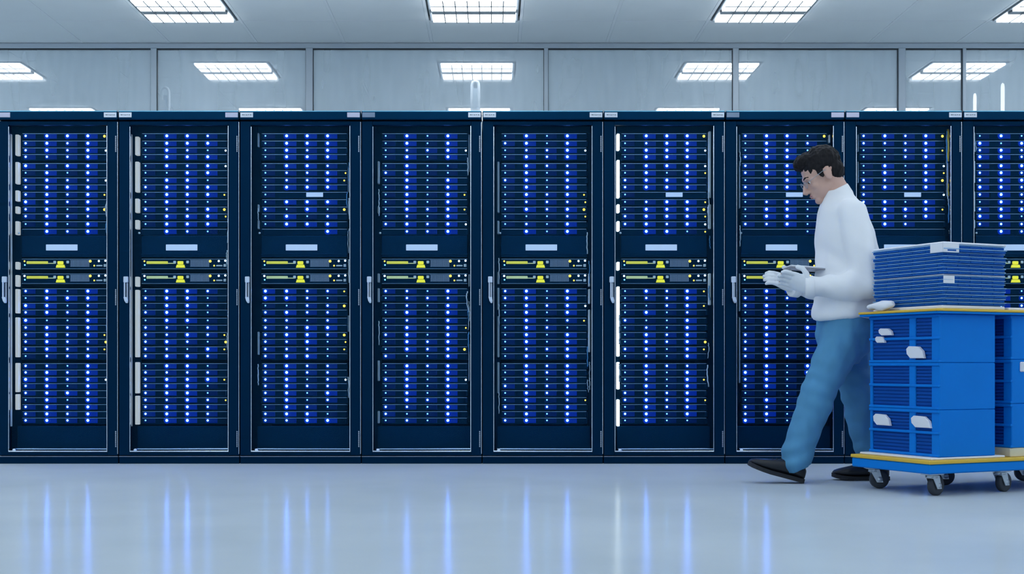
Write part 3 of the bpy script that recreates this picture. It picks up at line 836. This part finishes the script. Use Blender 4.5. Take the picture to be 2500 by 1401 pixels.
def jean_warp(co):
    w = foldnoise(co, 3, 0.014, 10, 7, 5) + foldnoise(co, 8, 0.007, 22, 12, 13)
    for k in (knee_n, knee_f):
        w += 0.004*math.exp(-((co-k).length/0.14)**2)*math.sin(co.z*85 + co.x*25)
    for k in (ank_n, ank_f):
        w += 0.006*math.exp(-((co-k).length/0.12)**2)*math.sin(co.z*75 - co.x*30)
    w += 0.004*math.exp(-((co-P(2060, 840)).length/0.16)**2)*math.sin(co.z*40 + co.x*70)
    return w
remesh(jn, 'trousers', 0.0075, M['jeans'], person, 5, jean_warp)

# shoes: loft from heel to toe
def shoe(heel, pitch):
    prof = [(0.000, 0.028, 0.066, 0.0), (0.012, 0.036, 0.082, 0.0), (0.05, 0.039, 0.096, 0.0), (0.09, 0.040, 0.094, 0.0), (0.13, 0.043, 0.084, 0.0), (0.17, 0.048, 0.073, 0.0), (0.21, 0.048, 0.061, 0.003), (0.24, 0.042, 0.050, 0.007), (0.262, 0.028, 0.038, 0.012), (0.272, 0.012, 0.026, 0.016)]
    R = Matrix.Rotation(pitch, 3, 'Y')
    up, so = MB(), MB()
    def T(x, y, z): return Vector(heel) + R @ Vector((-x, y, z))
    n = 18
    rings_ = []
    for x, w, h, z0 in prof:
        rings_.append([T(x, w*math.copysign(abs(math.cos(t))**0.8, math.cos(t)), 0.016 + z0 + (h-0.016)*0.5*(1+math.copysign(abs(math.sin(t))**0.7, math.sin(t)))) for t in [2*math.pi*k/n for k in range(n)]])
    up.rings(rings_)
    sr = []
    for x, w, h, z0 in prof:
        xx = x*1.018 - 0.002; ww = w*1.06+0.002
        sr.append([T(xx, ww, z0), T(xx, ww, z0+0.020), T(xx, -ww, z0+0.020), T(xx, -ww, z0)])
    so.rings(sr, smooth=False)
    s_ = up.build('shoe', M['shoe'], person); so.build('sole', M['sole'], s_)
    lc = MB()
    for k in range(4):
        x = 0.105 + 0.020*k; h = 0.091 - 0.0060*k
        lc.tube([T(x, -0.020, h-0.004), T(x+0.003, 0, h+0.003), T(x, 0.020, h-0.004)], 0.0022, 6)
    lc.build('laces', M['sole'], s_)
hn0 = P(1948, 1182, -0.085); shoe((hn0.x, hn0.y, 0.002), math.radians(15))
hf0 = P(2180, 1182, 0.085); shoe((hf0.x, hf0.y, 0.0), 0.0)

# hair, glasses, eyes
hr = MB()
hball(hr, (0.028, 0, 0.052), (0.101, 0.083, 0.084)); hball(hr, (0.062, 0, -0.008), (0.056, 0.072, 0.066)); hball(hr, (-0.034, 0, 0.097), (0.060, 0.062, 0.036))
hball(hr, (-0.062, 0.010, 0.088), (0.028, 0.050, 0.024))
for s_ in (-1, 1): hball(hr, (-0.012, s_*0.070, 0.020), (0.016, 0.010, 0.036))
remesh(hr, 'hair', 0.005, M['hair'], person, 2, lambda co: foldnoise(co, 2, 0.006, 40, 55, 30) + foldnoise(co, 4, 0.004, 90, 120, 60))
for s_ in (-1, 1):
    e = MB(); hball(e, (-0.0665, s_*0.027, -0.003), (0.0125, 0.0125, 0.0125), 12, 8)
    e = e.build('eye', M['eye'], person)
    e2 = MB(); hball(e2, (-0.0760, s_*0.028, -0.005), (0.0042, 0.006, 0.006), 10, 6); e2.build('iris', M['iris'], e)
    br = MB(); br.tube([H(-0.087, s_*0.014, 0.020), H(-0.083, s_*0.030, 0.025), H(-0.070, s_*0.045, 0.021)], [0.004, 0.005, 0.003], 6); br.build('eyebrow', M['hair'], person)
gl = MB()
for s_ in (-1, 1):
    loop = [H(-0.099+0.004*abs(math.cos(a)), s_*0.031+0.023*math.cos(a), -0.006+0.017*math.sin(a)) for a in [2*math.pi*k/16 for k in range(17)]]
    gl.tube(loop, 0.0013, 6)
    gl.tube([H(-0.095, s_*0.054, 0.000), H(-0.060, s_*0.074, 0.004), H(0.000, s_*0.083, 0.012), H(0.022, s_*0.084, 0.004)], 0.0015, 6)
gl.tube([H(-0.098, -0.008, -0.002), H(-0.101, 0, 0.000), H(-0.098, 0.008, -0.002)], 0.0013, 6)
gl = gl.build('glasses', M['glasses'], person)
for s_ in (-1, 1):
    ln = MB(); ln.tube([H(-0.0965, s_*0.031, -0.006), H(-0.0955, s_*0.031, -0.006)], 0.020, 14); ln.build('lens', M['lens'], gl)
lp = MB(); hball(lp, (-0.0945, 0, -0.067), (0.0065, 0.019, 0.0045), 12, 8); hball(lp, (-0.092, 0, -0.0765), (0.0065, 0.016, 0.005), 12, 8)
lp.build('lips', M['lip'], person)
for src, nm in ((hn, 'glove'), (hf, 'glove')):
    remesh(src, nm, 0.0036, M['glove'], person, 3, lambda co: 0.0022 + foldnoise(co, 6, 0.002, 45, 45, 45))

# tablet in the hands
tb = empty('tablet', P(1966, 656, 0.0)); tb.rotation_euler = (math.radians(0), math.radians(4), 0)
MB().bbox(-0.090, 0.090, -0.080, 0.080, -0.006, 0.0, 0.002).build('back_shell', M['tablet'], tb)
MB().bbox(-0.090, 0.090, -0.080, 0.080, 0.0004, 0.0075, 0.002).build('face', M['paper'], tb)
tag(tb, 'thin tablet with white face held in the walking man\'s hands', 'tablet')

# ------------------------------------------------------------------ trolley, crates and tray
ANG = math.radians(25)
DC = 5.58
corner = Vector(((2270-PX0)*DC/F, DC+CAM_Y, 0))
TM = Matrix.Translation(corner) @ Matrix.Rotation(ANG, 4, 'Z')       # local x along the long side, y away from the camera
DL, DWD = 1.06, 0.50
ZD0, ZD1 = 0.100, 0.158
tr = empty('platform_trolley', corner, ANG)
tag(tr, 'blue platform trolley with yellow edge strip on grey casters', 'trolley')
MB().bbox(0, DL, 0, DWD, ZD0, ZD1-0.016, 0.005).build('deck', M['deck'], tr)
MB().bbox(-0.004, DL+0.004, -0.004, DWD+0.004, ZD1-0.0155, ZD1, 0.003).build('edge_strip', M['yellow'], tr)
fk = MB()
fk.bbox(-0.040, 0.040, -0.032, 0.032, 0.092, 0.0995, 0.002)
fk.tube([(0, 0, 0.078), (0, 0, 0.093)], 0.024, 14)
for sy in (-1, 1):
    y = sy*0.020
    fk.rings([[(-0.022, y-0.002, 0.088), (0.022, y-0.002, 0.088), (0.022, y+0.002, 0.088), (-0.022, y+0.002, 0.088)],
              [(0.010, y-0.002, 0.030), (0.038, y-0.002, 0.030), (0.038, y+0.002, 0.030), (0.010, y+0.002, 0.030)]], smooth=False)
fk.bbox(-0.022, 0.022, -0.022, 0.022, 0.076, 0.082, 0.002)
fork_me = fk.mesh('fork', M['fork'])
wh = MB(); n = 24
rings_ = []
for y, r in ((-0.014, 0.030), (-0.014, 0.040), (-0.009, 0.044), (0.009, 0.044), (0.014, 0.040), (0.014, 0.030)):
    rings_.append([(r*math.cos(2*math.pi*k/n), y, r*math.sin(2*math.pi*k/n)) for k in range(n)])
wh.rings(rings_)
wheel_me = wh.mesh('wheel', M['wheel'])
hub_me = MB().tube([(0, -0.023, 0), (0, 0.023, 0)], 0.012, 12).mesh('hub', M['fork'])
for cx in (0.075, 0.475, 0.985):
    for cy in (0.065, 0.435):
        f = put(fork_me, 'caster', tr, (cx, cy, 0), 0.15 if cy < 0.2 else -0.5)
        put(wheel_me, 'wheel', f, (0.024, 0, 0.0445)); put(hub_me, 'hub', f, (0.024, 0, 0.0445))

MB().bbox(0.03, 0.46, 0.02, 0.48, 0, 0.010, 0.003).build('packing_sheet', M['paper'], None, TM @ Vector((0, 0, ZD1)), ANG)
bpy.data.objects['packing_sheet']['label'] = 'flat white packing sheet on the trolley deck under the crates'
bpy.data.objects['packing_sheet']['category'] = 'sheet'
b2 = MB().bbox(0.50, 0.86, 0.03, 0.47, 0, 0.040, 0.003).build('flat_carton', M['carton'], None, TM @ Vector((0, 0, ZD1)), ANG)
tag(b2, 'flat pale yellow carton on the trolley under the right crate stack', 'carton')

# stacking crates
CW, CD = 0.34, 0.445                          # along the trolley, across it
def grip(x):                                  # white sleeve folded through a hand hole on the left side
    g = MB()
    pts = [(-0.055, -0.026), (0.030, -0.026), (0.052, -0.006), (0.055, 0.016), (0.040, 0.028), (-0.020, 0.026), (-0.046, 0.006)]
    g.rings([[(x-0.012, p[0]*0.9, p[1]*0.9) for p in pts], [(x-0.008, p[0], p[1]) for p in pts], [(x+0.004, p[0], p[1]) for p in pts]], smooth=False)
    return g
def crate(loc, h, label, grips, group, detail=True):
    r = empty('stacking_crate', loc, ANG); tag(r, label, 'crate', group)
    t = 0.006
    w = MB()
    w.bbox(0.012, CW-0.006, 0.004, 0.016, 0.0, h, 0.003)                     # front wall
    w.bbox(0.012, CW-0.006, CD-0.016, CD-0.004, 0.0, h, 0.003)               # rear wall
    w.bbox(CW-0.018, CW-0.006, 0.012, CD-0.012, 0.001, h-0.001, 0.003)
    w.bbox(0.012, CW-0.012, 0.010, CD-0.010, 0.0, 0.008, 0.002)
    w.build('shell', M['crate'], r)
    MB().box(0.016, 0.022, 0.012, CD-0.012, 0.002, h-0.002).build('left_wall', M['crate_dark'], r)
    for z0, z1 in ((0.0, 0.012), (h*0.48, h*0.48+0.012), (h-0.014, h)):
        MB().bbox(0.0, 0.018, 0.0, CD, z0, z1, 0.003).build('rim', M['crate'], r)
    for y0, y1 in ((0.0, 0.052), (0.148, 0.190), (CD-0.020, CD)):
        MB().bbox(0.006, 0.018, y0+0.001, y1-0.001, 0.004, h-0.004, 0.003).build('rib', M['crate'], r)
    for band in ((0.016, h*0.48-0.004), (h*0.48+0.016, h-0.018)):
        k = 5; dz = (band[1]-band[0])/k
        for q in range(k):
            for y0, y1 in ((0.053, 0.147), (0.191, CD-0.021)):
                MB().box(0.011, 0.017, y0, y1, band[0]+q*dz+0.003, band[0]+(q+1)*dz-0.003).build('slat', M['crate_dark'], r)
    for (y, z, sy, sz) in grips:
        g = grip(0.004); o = g.build('white_grip', M['paper'], r, (0, y, z)); o.scale = (1, sy, sz)
    return r
ZB = ZD1 + 0.011
hs = (0.205, 0.205, 0.212)
c1 = Vector((0.075, 0.025, 0))
z = ZB
names = ('lowest blue crate with two white grips, front stack on trolley', 'middle blue slatted crate of the front stack on trolley', 'topmost blue crate with white grips, under the yellow-edged tray')
gr = ([(0.105, 0.150, 1.1, 0.95), (0.355, 0.150, 1.0, 0.95)], [], [(0.140, 0.045, 1.0, 1.0), (0.330, 0.140, 0.8, 0.6), (0.365, 0.105, 0.55, 0.55)])
for k in range(3):
    crate(TM @ Vector((c1.x, c1.y, z)), hs[k], names[k], gr[k], 'blue crates stacked on the trolley'); z += hs[k] + 0.001
ZT = z
z2 = ZD1 + 0.041
h2 = (ZT - z2 - 0.003)/3
names2 = ('lowest blue crate of the right-hand stack, on the flat carton', 'middle blue crate of the right-hand stack at picture edge', 'upper blue crate of the right-hand stack, partly cut off')
gr2 = ([], [], [(0.20, 0.10, 1.0, 1.0)])
for k in range(3):
    r = crate(TM @ Vector((0.500, 0.025, z2)), h2, names2[k], [], 'blue crates stacked on the trolley'); z2 += h2 + 0.001
    if k == 1:
        g = MB(); g.bbox(0.055, 0.115, -0.004, 0.006, h2-0.055, h2-0.010, 0.008); g.build('white_label', M['paper'], r)

# tray over both stacks
ty = empty('tray', TM @ Vector((0.045, 0.0, ZT)), ANG); tag(ty, 'blue tray with yellow edge lying across the crate stacks', 'tray')
TLn, TWd = 0.96, 0.50
MB().bbox(0, TLn, 0, TWd, 0.0, 0.010, 0.003).build('tray_board', M['deck'], ty)
MB().bbox(-0.004, TLn+0.004, -0.004, TWd+0.004, 0.0102, 0.021, 0.003).build('edge_strip', M['yellow'], ty)
ZS = ZT + 0.0212
p_ = MB().bbox(0.10, 0.47, 0.03, 0.47, 0, 0.016, 0.004).build('paper_sheaf', M['paper'], None, TM @ Vector((0, 0, ZS)), ANG)
tag(p_, 'flat white paper sheaf on the tray under the folded crates', 'paper')
p_ = MB().bbox(0.52, 0.90, 0.06, 0.44, 0, 0.014, 0.004).build('paper_sheaf', M['paper'], None, TM @ Vector((0, 0, ZS)), ANG)
tag(p_, 'flat white paper sheaf on the tray at the right picture edge', 'paper')

# crumpled white bag at the tray's left end
bag = MB(); bag.ball((0, 0, 0.012), (0.030, 0.075, 0.022), 24, 14); bag.ball((0.0, 0.05, 0.010), (0.026, 0.050, 0.014), 20, 12)
bgo = remesh(bag, 'plastic_bag', 0.004, M['paper'], None, 2, lambda co: foldnoise(co, 9, 0.008, 30, 22, 30))
mz = min(v.co.z for v in bgo.data.vertices)
for v in bgo.data.vertices: v.co.z -= mz
bgo.location = TM @ Vector((0.062, 0.36, ZS)); bgo.rotation_euler = (0, 0, ANG)
tag(bgo, 'crumpled white bag on the tray beside the man\'s back', 'bag')

# folded crates stacked in two bundles on the tray
FW, FD, FH = 0.365, 0.44, 0.0160
fold = []
def folded_mesh(v):
    g = MB(); g.bbox(0, FW, 0, FD, 0.0005, FH-0.0040, 0.003); g.bbox(-0.003, FW+0.003, -0.003, FD+0.003, FH-0.0042, FH-0.0006, 0.0012, 1)
    for q in range(5):
        y0 = 0.03 + q*0.08
        g.bbox(-0.0022, 0.001, y0, y0+0.055, 0.003, FH-0.006, 0.0008, 0)
        x0 = 0.02 + q*0.068
        g.bbox(x0, x0+0.05, -0.0022, 0.001, 0.003, FH-0.006, 0.0008, 0)
    return g.mesh('folded_crate', M['folded'], M['folded_edge'])
fm = folded_mesh(0)
z = ZS + 0.017
order = []
for bun in range(2):
    for k in range(8):
        o = put(fm, 'folded_crate', None, None)
        dx, dy, da = random.uniform(-0.006, 0.006), random.uniform(-0.006, 0.006), random.uniform(-0.012, 0.012)
        o.location = TM @ Vector((0.105+dx, 0.030+dy, z)); o.rotation_euler = (0, 0, ANG+da)
        order.append(o); z += FH + 0.0002
        if bun == 0 and k == 7:
            z += 0.001
            p_ = MB().bbox(0.0, FW, 0.0, FD, 0, 0.004, 0.001).build('white_sheet', M['paper'], None, TM @ Vector((0.107, 0.032, z)), ANG)
            tag(p_, 'thin white sheet between the two bundles of folded crates', 'sheet'); z += 0.0044
            t_ = MB(); t_.bbox(-0.004, 0.060, -0.006, -0.0035, -0.036, -0.002, 0.001); t_.build('paper_tag', M['paper'], p_)
topn = len(order)
for i, o in enumerate(order):
    k = topn - 1 - i
    tag(o, f'folded blue crate lying flat, {ORD[k]} from the top of the stack on the tray', 'folded crate', 'folded crates stacked on the tray')
z += 0.001
sh_ = MB().bbox(-0.004, FW+0.004, -0.004, FD+0.004, 0, 0.010, 0.004).build('top_cover', M['paper'], None, TM @ Vector((0.105, 0.030, z)), ANG)
tag(sh_, 'white cover sheet on top of the folded crates', 'sheet')
t_ = MB(); t_.bbox(-0.008, 0.085, -0.0075, -0.0045, -0.036, 0.006, 0.001); t_.bbox(-0.0085, -0.0045, -0.004, 0.07, -0.036, 0.006, 0.001); t_.build('corner_wrap', M['paper'], sh_)
